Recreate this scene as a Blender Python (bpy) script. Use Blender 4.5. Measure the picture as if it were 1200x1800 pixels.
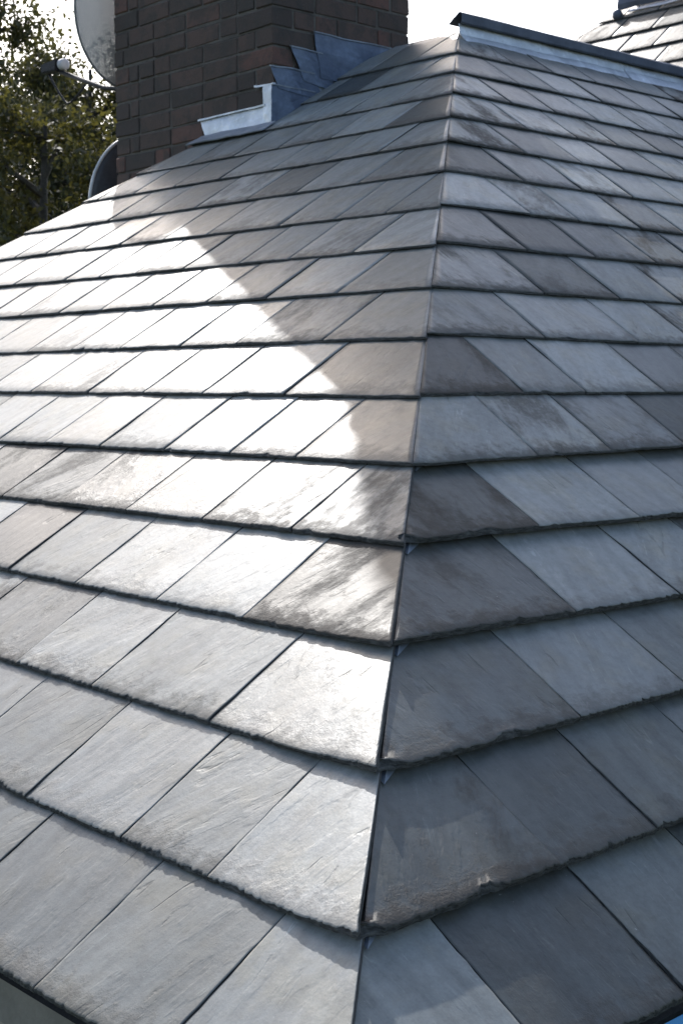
import bpy, bmesh, math, random
import numpy as np
from mathutils import Vector, Matrix, noise

for o in list(bpy.data.objects):
    bpy.data.objects.remove(o)
SC = bpy.context.scene
COL = SC.collection
RND = random.Random(11)

# ------------------------------------------------------------------ camera, sky, sun, exposure
# roof geometry is laid out in "gauges" (one course of slates = 1); one gauge = U metres,
# the eave corner of the hip is the origin and lies ZE metres above the ground
U, ZE = 0.225, 5.2
def W(p):
    return Vector((p[0] * U, p[1] * U, p[2] * U + ZE))
CAM_R = ((0.67640697, 0.73652333, -0.00264525), (0.06680881, -0.06493167, -0.99565077), (-0.73349178, 0.67328840, -0.09312648))
CAM_C = (4.37729538, -3.98635581, 3.36945121)
CAM_F = 2517.685
cd = bpy.data.cameras.new('camera')
cam = bpy.data.objects.new('camera', cd)
COL.objects.link(cam)
SC.camera = cam
r0, r1, r2 = (Vector(v) for v in CAM_R)
m = Matrix((r0, -r1, -r2)).transposed().to_4x4()
m.translation = W(CAM_C)
cam.matrix_world = m
cd.sensor_fit = 'VERTICAL'
cd.sensor_height = 36.0
cd.lens = CAM_F / 1800 * 36
cd.clip_start, cd.clip_end = 0.05, 3000
cd.dof.use_dof = True
cd.dof.focus_distance = 2.0
cd.dof.aperture_fstop = 22.0

def px(p):                                     # world point (metres) -> photograph pixel, None when behind
    q = Vector(p) - m.translation
    z = q.dot(r2)
    if z < 0.05:
        return None
    return 600 + CAM_F * q.dot(r0) / z, 900 + CAM_F * q.dot(r1) / z
def seen(p, mx=60):
    q = px(p)
    return q is not None and -mx < q[0] < 1200 + mx and -mx < q[1] < 1800 + mx

SUN_AZ, SUN_EL = math.radians(153.3), math.radians(38.5)
SUN = Vector((math.cos(SUN_AZ) * math.cos(SUN_EL), math.sin(SUN_AZ) * math.cos(SUN_EL), math.sin(SUN_EL)))
wd = bpy.data.worlds.new('World')
SC.world = wd
wd.use_nodes = True
nt = wd.node_tree
sky = nt.nodes.new('ShaderNodeTexSky')
sky.sky_type = 'NISHITA'
sky.sun_disc = False
sky.sun_elevation = SUN_EL
sky.sun_rotation = math.pi / 2 - SUN_AZ
sky.air_density, sky.dust_density, sky.ozone_density = 1.0, 2.2, 0.5
nt.links.new(sky.outputs[0], nt.nodes['Background'].inputs[0])
nt.nodes['Background'].inputs[1].default_value = 0.14
sl = bpy.data.lights.new('sun', 'SUN')
sl.energy = 2.4
sl.angle = math.radians(0.55)
sl.color = (1.0, 0.98, 0.955)
so = bpy.data.objects.new('sun', sl)
COL.objects.link(so)
so.rotation_euler = SUN.to_track_quat('Z', 'Y').to_euler()
SC.view_settings.view_transform = 'Standard'
SC.view_settings.look = 'None'
SC.view_settings.exposure = 1.05
SC.view_settings.gamma = 1.0
SC.view_settings.use_curve_mapping = False
SC.render.engine = 'CYCLES'
SC.cycles.max_bounces = 6
SC.cycles.transparent_max_bounces = 16

# ------------------------------------------------------------------ materials
class N:
    """small node-tree builder"""
    def __init__(s, name):
        s.m = bpy.data.materials.new(name)
        s.m.use_nodes = True
        s.t = s.m.node_tree
        s.b = s.t.nodes['Principled BSDF']
        s.out = s.t.nodes['Material Output']
    def n(s, kind, **kw):
        o = s.t.nodes.new('ShaderNode' + kind)
        for k, v in kw.items():
            setattr(o, k, v)
        return o
    def set(s, sock, v):
        if hasattr(v, 'links') or isinstance(v, bpy.types.NodeSocket):
            s.t.links.new(v, sock)
        elif isinstance(v, (tuple, list)) and len(v) == 3 and sock.type == 'RGBA':
            sock.default_value = (*v, 1)
        else:
            sock.default_value = v
    def math(s, op, a, b=0.0, c=None, clamp=False):
        o = s.n('Math', operation=op, use_clamp=clamp)
        s.set(o.inputs[0], a); s.set(o.inputs[1], b)
        if c is not None: s.set(o.inputs[2], c)
        return o.outputs[0]
    def mix(s, f, a, b, blend='MIX'):
        o = s.n('Mix', data_type='RGBA', blend_type=blend)
        s.set(o.inputs[0], f); s.set(o.inputs[6], a); s.set(o.inputs[7], b)
        return o.outputs[2]
    def noise(s, vec, scale, detail=4, rough=0.55, dim='3D'):
        o = s.n('TexNoise', noise_dimensions=dim)
        s.set(o.inputs['Vector'], vec)
        o.inputs['Scale'].default_value = scale
        o.inputs['Detail'].default_value = detail
        o.inputs['Roughness'].default_value = rough
        return o.outputs['Fac']
    def ramp(s, f, lo, hi, a=0.0, b=1.0):
        o = s.n('MapRange', interpolation_type='SMOOTHSTEP')
        s.set(o.inputs[0], f); s.set(o.inputs[1], lo); s.set(o.inputs[2], hi); s.set(o.inputs[3], a); s.set(o.inputs[4], b)
        return o.outputs[0]
    def mapping(s, vec, scale=(1, 1, 1), rot=(0, 0, 0), loc=(0, 0, 0)):
        o = s.n('Mapping')
        s.set(o.inputs[0], vec)
        o.inputs['Scale'].default_value = scale; o.inputs['Rotation'].default_value = rot
        s.set(o.inputs['Location'], loc)
        return o.outputs[0]
    def bump(s, h, strength, dist=0.002, normal=None):
        o = s.n('Bump')
        o.inputs['Strength'].default_value = strength; o.inputs['Distance'].default_value = dist
        s.set(o.inputs['Height'], h)
        if normal is not None: s.set(o.inputs['Normal'], normal)
        return o.outputs[0]
    def p(s, **kw):
        names = dict(color='Base Color', rough='Roughness', metal='Metallic', normal='Normal', ior='IOR', spec='Specular IOR Level', alpha='Alpha')
        for k, v in kw.items():
            s.set(s.b.inputs[names[k]], v)
        return s.m

def slate_material():
    k = N('slate')
    uv = k.n('UVMap', uv_map='UVMap').outputs[0]
    tint = k.n('Attribute', attribute_name='tint')
    sep = k.n('SeparateColor')
    k.set(sep.inputs[0], tint.outputs['Color'])
    tone, seed, stain = sep.outputs[0], sep.outputs[1], sep.outputs[2]
    off = k.n('CombineXYZ')
    k.set(off.inputs[0], k.math('MULTIPLY', seed, 37.0)); k.set(off.inputs[1], k.math('MULTIPLY', seed, 91.0)); k.set(off.inputs[2], k.math('MULTIPLY', seed, 53.0))
    va = k.n('VectorMath', operation='ADD')
    k.set(va.inputs[0], uv); k.set(va.inputs[1], off.outputs[0])
    vec = va.outputs[0]
    vs = k.n('SeparateXYZ'); k.set(vs.inputs[0], uv)
    # grain runs slightly askew to the slope, its angle different on every slate
    rot = k.n('VectorRotate', rotation_type='Z_AXIS')
    k.set(rot.inputs['Vector'], vec)
    k.set(rot.inputs['Angle'], k.math('MULTIPLY_ADD', seed, 0.8, -0.15))
    gv = k.mapping(rot.outputs[0], scale=(1, 0.14, 1))
    grain = k.noise(gv, 60, 5, 0.55)
    streak = k.noise(k.mapping(rot.outputs[0], scale=(1, 0.2, 1)), 22, 4, 0.6)
    blot = k.noise(vec, 11, 5, 0.6)
    blot2 = k.noise(vec, 30, 5, 0.65)
    fine = k.noise(vec, 260, 3, 0.6)
    cr = k.n('ValToRGB'); k.set(cr.inputs[0], tone)
    e = cr.color_ramp.elements
    e[0].position = 0.0; e[0].color = (0.035, 0.038, 0.035, 1)
    e[1].position = 1.0; e[1].color = (0.255, 0.264, 0.254, 1)
    q = e.new(0.5); q.color = (0.147, 0.155, 0.148, 1)
    base = cr.outputs[0]
    warm = k.mix(k.ramp(blot, 0.45, 0.68), base, k.mix(1.0, base, (1.06, 1.0, 0.90), 'MULTIPLY'))
    c = k.mix(k.ramp(streak, 0.38, 0.72, 0.0, 0.6), warm, k.mix(1.0, warm, (0.58, 0.58, 0.58), 'MULTIPLY'))
    c = k.mix(k.ramp(grain, 0.3, 0.75, 0.0, 0.40), c, k.mix(1.0, c, (1.4, 1.4, 1.4), 'MULTIPLY'))
    mott = k.noise(vec, 55, 6, 0.7)
    c = k.mix(k.ramp(mott, 0.40, 0.70, 0.0, 0.45), c, k.mix(1.0, c, (0.62, 0.61, 0.60), 'MULTIPLY'))
    # brown soiling that creeps in from the dressed lower edge and in patches on some slates
    edge = k.math('SUBTRACT', k.math('MULTIPLY', k.math('ADD', blot2, k.math('MULTIPLY', mott, 0.5)), 0.10), k.math('MULTIPLY', vs.outputs[1], 0.75))
    em = k.math('MULTIPLY', k.ramp(edge, 0.030, 0.072), k.math('MULTIPLY_ADD', stain, 0.9, 0.10))
    sn = k.noise(k.mapping(rot.outputs[0], scale=(1, 0.40, 1)), 8, 6, 0.68)
    sp = k.math('MULTIPLY', k.ramp(sn, 0.47, 0.64), k.ramp(stain, 0.45, 0.9, 0, 0.9))
    sp = k.math('MULTIPLY', sp, k.ramp(mott, 0.25, 0.55, 0.45, 1.0))
    dirt = k.math('MAXIMUM', em, sp)
    c = k.mix(dirt, c, (0.050, 0.042, 0.034))
    # pale scuffs, dust and specks
    ln = k.noise(k.mapping(rot.outputs[0], scale=(1, 0.13, 1)), 9, 3, 0.55)
    line = k.math('MULTIPLY', k.ramp(k.math('ABSOLUTE', k.math('SUBTRACT', ln, 0.5)), 0.0, 0.010, 1, 0), k.ramp(blot, 0.52, 0.64))
    ln2 = k.noise(k.mapping(rot.outputs[0], scale=(1, 0.06, 1)), 26, 2, 0.5)
    scr = k.math('MULTIPLY', k.ramp(k.math('ABSOLUTE', k.math('SUBTRACT', ln2, 0.56)), 0.0, 0.010, 1, 0), k.ramp(blot2, 0.50, 0.62))
    c = k.mix(k.math('MULTIPLY', line, 0.35), c, (0.035, 0.033, 0.030))
    c = k.mix(k.math('MULTIPLY', scr, 0.35), c, k.mix(1.0, c, (2.1, 2.1, 2.05), 'MULTIPLY'))
    sc = k.ramp(k.noise(k.mapping(rot.outputs[0], scale=(1, 0.25, 1)), 34, 4, 0.6), 0.66, 0.78, 0, 0.40)
    sc = k.math('MULTIPLY', sc, k.math('MULTIPLY_ADD', tone, 0.8, 0.2))
    c = k.mix(sc, c, (0.36, 0.355, 0.34))
    sk = k.ramp(k.noise(vec, 120, 3, 0.6), 0.72, 0.80, 0, 0.55)
    c = k.mix(sk, c, (0.42, 0.42, 0.40))
    c = k.mix(k.ramp(fine, 0.3, 0.8, 0, 0.30), c, k.mix(1.0, c, (0.65, 0.65, 0.65), 'MULTIPLY'))
    rough = k.math('ADD', k.math('MULTIPLY_ADD', grain, 0.14, 0.36), k.math('MULTIPLY', dirt, 0.24))
    rough = k.math('ADD', rough, k.math('MULTIPLY_ADD', k.math('FRACT', k.math('MULTIPLY', seed, 17.0)), 0.20, -0.09))
    rough = k.math('ADD', rough, k.math('MULTIPLY', mott, 0.10))
    # riven relief: cleavage terraces, grain and pitting
    tn = k.noise(k.mapping(rot.outputs[0], scale=(1, 0.33, 1)), 10, 5, 0.6)
    t5 = k.math('MULTIPLY', tn, 7.0)
    terr = k.math('DIVIDE', k.math('ADD', k.math('FLOOR', t5), k.ramp(k.math('FRACT', t5), 0.70, 1.0)), 7.0)
    h = k.math('ADD', k.math('MULTIPLY', grain, 0.34), k.math('MULTIPLY', streak, 0.6))
    h = k.math('ADD', h, k.math('MULTIPLY', fine, k.math('MULTIPLY_ADD', dirt, 0.5, 0.10)))
    h = k.math('ADD', h, k.math('MULTIPLY', mott, k.math('MULTIPLY_ADD', dirt, 0.35, 0.35)))
    h = k.math('ADD', h, k.math('MULTIPLY', terr, k.math('MULTIPLY_ADD', stain, 1.6, 0.9)))
    k.set(k.b.inputs['Coat Weight'], k.math('MULTIPLY_ADD', dirt, -0.10, 0.11))   # the slight polish of a cleft face
    k.b.inputs['Coat Roughness'].default_value = 0.24
    h = k.math('SUBTRACT', h, k.math('MULTIPLY', line, 0.55))
    return k.p(color=c, rough=rough, normal=k.bump(h, 0.55, 0.0026), spec=0.30)

def edge_material():
    k = N('slate_edge')  # broken slate edge, coloured darker still to carry the shade under the butts
    tc = k.n('TexCoord').outputs['Object']
    lay = k.noise(k.mapping(tc, scale=(1, 1, 7)), 60, 5, 0.65)
    c = k.mix(k.ramp(lay, 0.35, 0.7), (0.022, 0.022, 0.022), (0.085, 0.083, 0.080))
    return k.p(color=c, rough=0.8, normal=k.bump(lay, 0.8, 0.003), spec=0.3)

def lead_material(name, a, b, rough=0.5, metal=0.35):
    k = N(name)
    tc = k.n('TexCoord').outputs['Object']
    n1 = k.noise(tc, 6, 5, 0.6); n2 = k.noise(tc, 45, 4, 0.6)
    c = k.mix(k.ramp(n1, 0.35, 0.68), a, b)
    c = k.mix(k.ramp(n2, 0.5, 0.75, 0, 0.3), c, k.mix(1.0, c, (1.8, 1.8, 1.8), 'MULTIPLY'))
    return k.p(color=c, rough=k.math('MULTIPLY_ADD', n2, 0.25, rough - 0.1), metal=metal, normal=k.bump(k.math('ADD', n1, k.math('MULTIPLY', n2, 0.3)), 0.5, 0.012))

def brick_material():
    k = N('brick')
    tc = k.n('TexCoord').outputs['Object']
    oi = k.n('ObjectInfo').outputs['Random']
    tint = k.n('Attribute', attribute_name='tint')
    sep = k.n('SeparateColor'); k.set(sep.inputs[0], tint.outputs['Color'])
    r = k.math('FRACT', k.math('ADD', oi, sep.outputs[0]))
    cr = k.n('ValToRGB')
    k.set(cr.inputs[0], r)
    e = cr.color_ramp.elements
    e[0].position = 0.0; e[0].color = (0.058, 0.046, 0.041, 1)
    e[1].position = 1.0; e[1].color = (0.125, 0.068, 0.055, 1)
    for pos, col in ((0.35, (0.076, 0.056, 0.048, 1)), (0.62, (0.098, 0.065, 0.054, 1)), (0.82, (0.125, 0.070, 0.057, 1))):
        q = e.new(pos); q.color = col
    off = k.n('VectorMath', operation='ADD')
    cb = k.n('CombineXYZ'); k.set(cb.inputs[0], k.math('MULTIPLY', r, 71.0)); k.set(cb.inputs[1], k.math('MULTIPLY', r, 37.0))
    k.set(off.inputs[0], tc); k.set(off.inputs[1], cb.outputs[0])
    n1 = k.noise(off.outputs[0], 14, 5, 0.65); n2 = k.noise(off.outputs[0], 90, 4, 0.6)
    c = k.mix(k.ramp(n1, 0.42, 0.66, 0, 0.75), cr.outputs[0], (0.052, 0.046, 0.041))
    c = k.mix(k.ramp(n2, 0.55, 0.75, 0, 0.35), c, (0.11, 0.08, 0.07))
    return k.p(color=c, rough=0.9, normal=k.bump(k.math('ADD', n1, n2), 0.6, 0.004), spec=0.25)

def plain_noise(name, a, b, scale=8, rough=0.85, bumpd=0.004, spec=0.3):
    k = N(name)
    tc = k.n('TexCoord').outputs['Object']
    n1 = k.noise(tc, scale, 5, 0.6); n2 = k.noise(tc, scale * 9, 4, 0.6)
    c = k.mix(k.ramp(k.math('ADD', k.math('MULTIPLY', n1, 0.7), k.math('MULTIPLY', n2, 0.3)), 0.35, 0.65), a, b)
    return k.p(color=c, rough=rough, normal=k.bump(n2, 0.5, bumpd), spec=spec)

def leaf_material(name, dark, light, trans):
    k = N(name)
    tint = k.n('Attribute', attribute_name='tint')
    sep = k.n('SeparateColor'); k.set(sep.inputs[0], tint.outputs['Color'])
    c = k.mix(sep.outputs[0], dark, light)
    k.p(color=c, rough=0.5, spec=0.35)
    tr = k.n('BsdfTranslucent')
    k.set(tr.inputs[0], k.mix(sep.outputs[0], tuple(v * 0.9 for v in trans), trans))
    mx = k.n('MixShader'); mx.inputs[0].default_value = 0.45
    k.t.links.new(k.b.outputs[0], mx.inputs[1]); k.t.links.new(tr.outputs[0], mx.inputs[2])
    k.t.links.new(mx.outputs[0], k.out.inputs[0])
    return k.m

def mesh_dish_material():
    # finely punched sheet: round holes smaller than a pixel let the sky through
    k = N('perforated_metal')
    uv = k.n('UVMap', uv_map='UVMap').outputs[0]
    fr = k.n('VectorMath', operation='FRACTION'); k.set(fr.inputs[0], k.mapping(uv, scale=(420, 420, 1)))
    ds = k.n('VectorMath', operation='DISTANCE'); k.set(ds.inputs[0], fr.outputs[0]); ds.inputs[1].default_value = (0.5, 0.5, 0)
    solid = k.math('GREATER_THAN', ds.outputs['Value'], 0.10)
    k.p(color=(0.40, 0.405, 0.41), rough=0.55, spec=0.4, alpha=solid)
    return k.m

M = dict(
    slate=slate_material(), edge=edge_material(), brick=brick_material(),
    mortar=plain_noise('mortar', (0.070, 0.061, 0.054), (0.125, 0.112, 0.098), 9, 0.95),
    lead=lead_material('lead', (0.15, 0.17, 0.20), (0.23, 0.25, 0.28)),
    lead_new=lead_material('bright_lead', (0.42, 0.44, 0.48), (0.62, 0.64, 0.68), 0.45, 0.5),
    lead_blue=lead_material('blue_grey_lead', (0.075, 0.095, 0.14), (0.13, 0.16, 0.22), 0.5, 0.4),
    lead_dark=lead_material('dark_lead', (0.050, 0.058, 0.082), (0.085, 0.096, 0.128), 0.6, 0.1),
    deck=plain_noise('roofing_felt', (0.012, 0.012, 0.013), (0.022, 0.022, 0.024), 10),
    render=plain_noise('wall_render', (0.24, 0.21, 0.18), (0.31, 0.28, 0.24), 5),
    timber=plain_noise('painted_timber', (0.16, 0.145, 0.125), (0.21, 0.19, 0.165), 9),
    blue=plain_noise('blue_membrane', (0.05, 0.24, 0.50), (0.07, 0.29, 0.56), 6, 0.5),
    grass=plain_noise('lawn', (0.030, 0.045, 0.015), (0.060, 0.075, 0.028), 0.7),
    bark=plain_noise('bark', (0.030, 0.025, 0.019), (0.065, 0.055, 0.042), 12),
    black=plain_noise('black_plastic', (0.010, 0.010, 0.012), (0.018, 0.018, 0.020), 20, 0.6),
    grey=plain_noise('grey_paint', (0.16, 0.165, 0.17), (0.20, 0.205, 0.21), 12, 0.5),
    rim=plain_noise('galvanised_rim', (0.42, 0.43, 0.44), (0.52, 0.53, 0.54), 20, 0.4),
    dish=plain_noise('dark_dish_paint', (0.040, 0.042, 0.047), (0.060, 0.062, 0.068), 9, 0.5),
    white=plain_noise('white_plastic', (0.36, 0.36, 0.38), (0.44, 0.44, 0.46), 20, 0.4),
    mesh=mesh_dish_material(),
    leaf_olive=leaf_material('olive_leaf', (0.019, 0.024, 0.012), (0.055, 0.058, 0.024), (0.095, 0.092, 0.028)),
    leaf_dark=leaf_material('dark_leaf', (0.016, 0.021, 0.012), (0.034, 0.042, 0.020), (0.04, 0.05, 0.02)),
    leaf_yellow=leaf_material('yellow_green_leaf', (0.026, 0.031, 0.013), (0.066, 0.064, 0.022), (0.11, 0.10, 0.022)),
)

# ------------------------------------------------------------------ helpers
def mesh(name, verts, faces, mats, fmat=None, smooth=False, uv=None, tint=None, sfaces=None):
    me = bpy.data.meshes.new(name)
    me.from_pydata([tuple(v) for v in verts], [], faces)
    for q in mats:
        me.materials.append(q)
    if fmat is not None:
        me.polygons.foreach_set('material_index', fmat)
    if smooth:
        me.polygons.foreach_set('use_smooth', [True] * len(faces) if sfaces is None else sfaces)
    if uv is not None:
        l = me.uv_layers.new(name='UVMap')
        vi = np.empty(len(me.loops), dtype=np.int32); me.loops.foreach_get('vertex_index', vi)
        l.data.foreach_set('uv', np.asarray(uv, dtype=np.float32)[vi].ravel())
    if tint is not None:
        a = me.color_attributes.new('tint', 'FLOAT_COLOR', 'POINT')
        a.data.foreach_set('color', np.asarray(tint, dtype=np.float32).ravel())
    me.update()
    return me

def link(name, data, parent=None, matrix=None):
    o = bpy.data.objects.new(name, data)
    COL.objects.link(o)
    if parent is not None:
        o.parent = parent
    mw = Matrix.Identity(4) if matrix is None else matrix
    if parent is not None:
        o.matrix_basis = WORLD[parent.name].inverted() @ mw
    else:
        o.matrix_basis = mw
    WORLD[o.name] = mw
    return o
WORLD = {}
def thing(name, loc, label, cat, group=None):
    o = link(name, None, None, Matrix.Translation(loc))
    o['label'] = label; o['category'] = cat
    if group: o['group'] = group
    return o
class MB:
    """collects boxes, tubes and prisms in world metres"""
    def __init__(s): s.v, s.f = [], []
    def add(s, v, f):
        n = len(s.v); s.v += [Vector(q) for q in v]; s.f += [tuple(i + n for i in q) for q in f]
    def box(s, lo, hi):
        x0, y0, z0 = lo; x1, y1, z1 = hi
        s.add([(x0, y0, z0), (x1, y0, z0), (x1, y1, z0), (x0, y1, z0), (x0, y0, z1), (x1, y0, z1), (x1, y1, z1), (x0, y1, z1)],
              [(0, 3, 2, 1), (4, 5, 6, 7), (0, 1, 5, 4), (1, 2, 6, 5), (2, 3, 7, 6), (3, 0, 4, 7)])
    def prism(s, poly, d):
        d = Vector(d); n = len(poly)
        s.add([Vector(q) for q in poly] + [Vector(q) + d for q in poly],
              [tuple(range(n)), tuple(range(2 * n - 1, n - 1, -1))] + [(i, i + n, (i + 1) % n + n, (i + 1) % n) for i in range(n)])
    def tube(s, pts, rads, n=8):
        pts = [Vector(q) for q in pts]
        if not isinstance(rads, (list, tuple)): rads = [rads] * len(pts)
        rings = []
        for i, q in enumerate(pts):
            t = (pts[min(i + 1, len(pts) - 1)] - pts[max(i - 1, 0)]).normalized()
            a = t.cross(Vector((0.13, 0.31, 0.94))).normalized()
            if a.length < 0.5: a = t.cross(Vector((1, 0, 0))).normalized()
            b = t.cross(a)
            rings.append([q + (a * math.cos(2 * math.pi * j / n) + b * math.sin(2 * math.pi * j / n)) * rads[i] for j in range(n)])
        v = [q for r in rings for q in r]
        f = [(i * n + j, i * n + (j + 1) % n, (i + 1) * n + (j + 1) % n, (i + 1) * n + j) for i in range(len(pts) - 1) for j in range(n)]
        f += [tuple(range(n - 1, -1, -1)), tuple(range((len(pts) - 1) * n, len(pts) * n))]
        s.add(v, f)
    def build(s, name, mat, parent=None, smooth=False, origin=None, bevel=0.0):
        o = origin
        if o is None:
            xs = list(zip(*s.v)); o = Vector([(min(q) + max(q)) / 2 for q in xs])
        me = mesh(name, [q - Vector(o) for q in s.v], s.f, [mat], smooth=smooth)
        if bevel:
            b = bmesh.new(); b.from_mesh(me)
            bmesh.ops.bevel(b, geom=b.edges[:], offset=bevel, segments=2, affect='EDGES', clamp_overlap=True)
            b.to_mesh(me); b.free()
        return link(name, me, parent, Matrix.Translation(o))

# ------------------------------------------------------------------ roof frames (in gauges)
TH, KB = 0.56916, 0.88063
CT, ST = math.cos(TH), math.sin(TH)
def hipx(t): return -KB * CT * t                       # hip seen in the photo, on plane A
def hipy(t): return CT * t
T_TOP = 17.06
def farhip(t):                                          # hip at the far side of the hip end
    if t < 14.3: return -24.29 + 0.5363 * t
    return -16.62 + (t - 14.3) * (hipx(T_TOP) - 2.0 + 16.62) / (T_TOP - 14.3)
nA = Vector((0, -ST, CT))
nB = Vector((ST, 0, KB * CT)).normalized()
E2B = Vector((-KB * CT, 0, ST))
HS = 0.435                                              # how far a mitred edge moves per unit of height
class PlaneA:
    e1 = Vector((1, 0, 0)); e2 = Vector((0, CT, ST)); n = nA; tilt = 0.042
    def P(s, x, t, h): return Vector((x, t * CT, t * ST)) + nA * h
    def lo(s, t, h): return farhip(t) - HS * h + 0.01
    def hi(s, t, h): return hipx(t) + HS * h - 0.002
class PlaneB:
    e1 = Vector((0, 1, 0)); e2 = E2B.normalized(); n = nB; tilt = 0.060
    def P(s, y, t, h): return Vector((-KB * CT * t, y, t * ST)) + nB * h
    def lo(s, t, h): return hipy(t) - HS * h + 0.006
    def hi(s, t, h): return 44.0
class PlaneC:
    e1 = Vector((0, -1, 0)); n = Vector((-0.71, 0, 0.71)); tilt = 0.045
    def P(s, y, t, h): return Vector((farhip(t), -y, t * ST)) + s.n * h
    def lo(s, t, h): return -44.0
    def hi(s, t, h): return -hipy(t) + HS * h - 0.02
F_O = Vector((-19.119, 28.117, 12.493)); F_A = math.radians(41)
class PlaneF:                                           # hip end of the roof beyond the ridge
    e1 = Vector((1, 0, 0)); e2 = Vector((0, math.cos(F_A), math.sin(F_A))); n = Vector((0, -math.sin(F_A), math.cos(F_A))); tilt = 0.05
    def P(s, x, t, h): return F_O + Vector((x - F_O.x, 0, 0)) + s.e2 * t + s.n * h
    def lo(s, t, h): return -21.64 + 0.755 * t - HS * h
    def hi(s, t, h): return -3.0

def slate_mesh(pl, x0, x1, tb, nu, nv, L=1.32, gap0=0.010, gap1=0.010, lift=(0, 0, 0), local=True, thick=None, rag=0.028, base_h=0.0, corner=False, tilt=None, seed=None, tone=None, stain=None):
    """one riven slate with a ragged dressed butt, chipped sides and an uneven face.
    tb(x) is the butt line; returns verts, faces, material index, uv, tint"""
    seed = RND.random() if seed is None else seed
    tilt = pl.tilt if tilt is None else tilt
    tone = min(1, max(0, RND.gauss(0.52, 0.25))) if tone is None else tone
    stain = RND.random() if stain is None else stain
    thick = RND.uniform(0.024, 0.034) if thick is None else thick
    so = Vector((seed * 913.7, seed * 377.1, seed * 151.3))
    ph = RND.uniform(0, 9)
    xc = (x0 + x1) / 2
    top, uv = [], []
    us = [i / nu for i in range(nu + 1)]
    vs = [0.0, 0.012] + [0.012 + 0.988 * (j / (nv - 1)) ** 1.1 for j in range(1, nv)]
    chips = [(RND.random(), RND.uniform(0.02, 0.07), RND.uniform(0.01, 0.035)) for _ in range(RND.choice((0, 0, 1, 1, 2)))] if nu > 12 else []
    if corner: chips += [(0.0, 0.13, 0.075), (0.05, 0.05, 0.03), (0.62, 0.10, 0.05)]
    for j, v in enumerate(vs):
        for i, u in enumerate(us):
            t = tb(x0 + (x1 - x0) * u) + v * L
            h0 = base_h - tilt * v * L
            a = max(x0, pl.lo(t, h0)) + gap0
            b = min(x1, pl.hi(t, h0)) - gap1
            if b < a: a = b = (pl.hi(t, h0) - 0.01 if x0 + gap0 >= pl.hi(t, h0) - gap1 else pl.lo(t, h0) + 0.01)
            e = 1 - v
            if b > a:                                   # wavy hand-cut sides, smoother at a mitre
                wa = 0.008 * noise.noise(so + Vector((3.1, t * 2.3, 0))) + 0.004 * noise.noise(so + Vector((3.1, t * 31, 0))) + 0.006 * noise.noise(so + Vector((7.7, t * 9, 0)))
                wb = 0.008 * noise.noise(so + Vector((-4.1, t * 2.3, 5))) + 0.004 * noise.noise(so + Vector((-4.1, t * 31, 5))) + 0.006 * noise.noise(so + Vector((-9.7, t * 9, 5)))
                if x0 > pl.lo(t, h0) + 0.01: a += wa
                if x1 < pl.hi(t, h0) - 0.01: b += wb
            x = a + (b - a) * u
            if j <= 1:
                rg = rag * (0.35 + 0.55 * noise.noise(so + Vector((x * 3.0, 1.7, 0))) + 0.45 * noise.noise(so + Vector((x * 15, 4.4, 0))) + 0.9 * noise.noise(so + Vector((x * 41, 2.4, 0))))
                for cx, cw, ch in chips:
                    d = abs(u - cx) / cw
                    if d < 1: rg += ch * (1 - d)
                t += max(0.004, rg) * (1 if j == 0 else 0.9)
            p = so + Vector((x * 1.0, t * 0.55, 0))
            h = h0 + 0.008 * noise.noise(p * 1.1) + 0.005 * noise.noise(p * 3.1 + Vector((5, 5, 5))) + 0.0022 * noise.noise(p * 9.0)
            h += (lift[0] + lift[1] * (u - 0.5) * 2) * e + lift[2] * e * e * u * u
            if j == 0: h -= 0.003 + 0.006 * abs(noise.noise(so + Vector((x * 9, 0, 3))))
            top.append((x, t, h)); uv.append(((x - xc) * U, (t - tb(xc)) * U))
    verts = [pl.P(*q) for q in top]
    n1 = nu + 1
    faces = [(j * n1 + i, j * n1 + i + 1, (j + 1) * n1 + i + 1, (j + 1) * n1 + i) for j in range(nv) for i in range(nu)]
    sm = [True] * len(faces)
    fm = [0] * len(faces)
    ring = [i for i in range(n1)] + [j * n1 + nu for j in range(1, nv + 1)] + [nv * n1 + i for i in range(nu - 1, -1, -1)] + [j * n1 for j in range(nv - 1, 0, -1)]
    base = len(verts)
    for r in ring:
        x, t, h = top[r]
        j, i = divmod(r, n1)
        if j == 0: t = tb(x) - 0.004 + 0.35 * (t - tb(x)) + 0.006 * noise.noise(so + Vector((x * 11, 8.1, 0)))
        hb = h - thick * (1 if j else 0.86)
        verts.append(pl.P(x, t, hb)); uv.append(uv[r])
    R = len(ring)
    for q in range(R):
        a, b = ring[q], ring[(q + 1) % R]
        faces.append((a, base + q, base + (q + 1) % R, b)); fm.append(1); sm.append(False)
    faces.append(tuple(base + q for q in range(R - 1, -1, -1))); fm.append(1); sm.append(False)
    tint = [(tone, seed, stain, 1)] * len(verts)
    return verts, faces, fm, uv, tint, sm

class Slates:
    """joins the slates that lie out of the picture"""
    def __init__(s): s.v, s.f, s.m, s.uv, s.t, s.s = [], [], [], [], [], []
    def add(s, v, f, fm, uv, ti, sm):
        n = len(s.v); s.v += [W(q) for q in v]; s.f += [tuple(i + n for i in q) for q in f]; s.m += fm; s.uv += uv; s.t += ti; s.s += sm
    def build(s, name, parent):
        me = mesh(name, s.v, s.f, [M['slate'], M['edge']], s.m, True, s.uv, s.t, s.s)
        o = link(name, me, parent); o['kind'] = 'stuff'; return o

def frame(pl, x, t):
    e1 = pl.e1; e2 = pl.e2; n = pl.n
    mm = Matrix((e1, e2, n)).transposed().to_4x4()
    mm.translation = W(pl.P(x, t, 0))
    return mm

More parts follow.
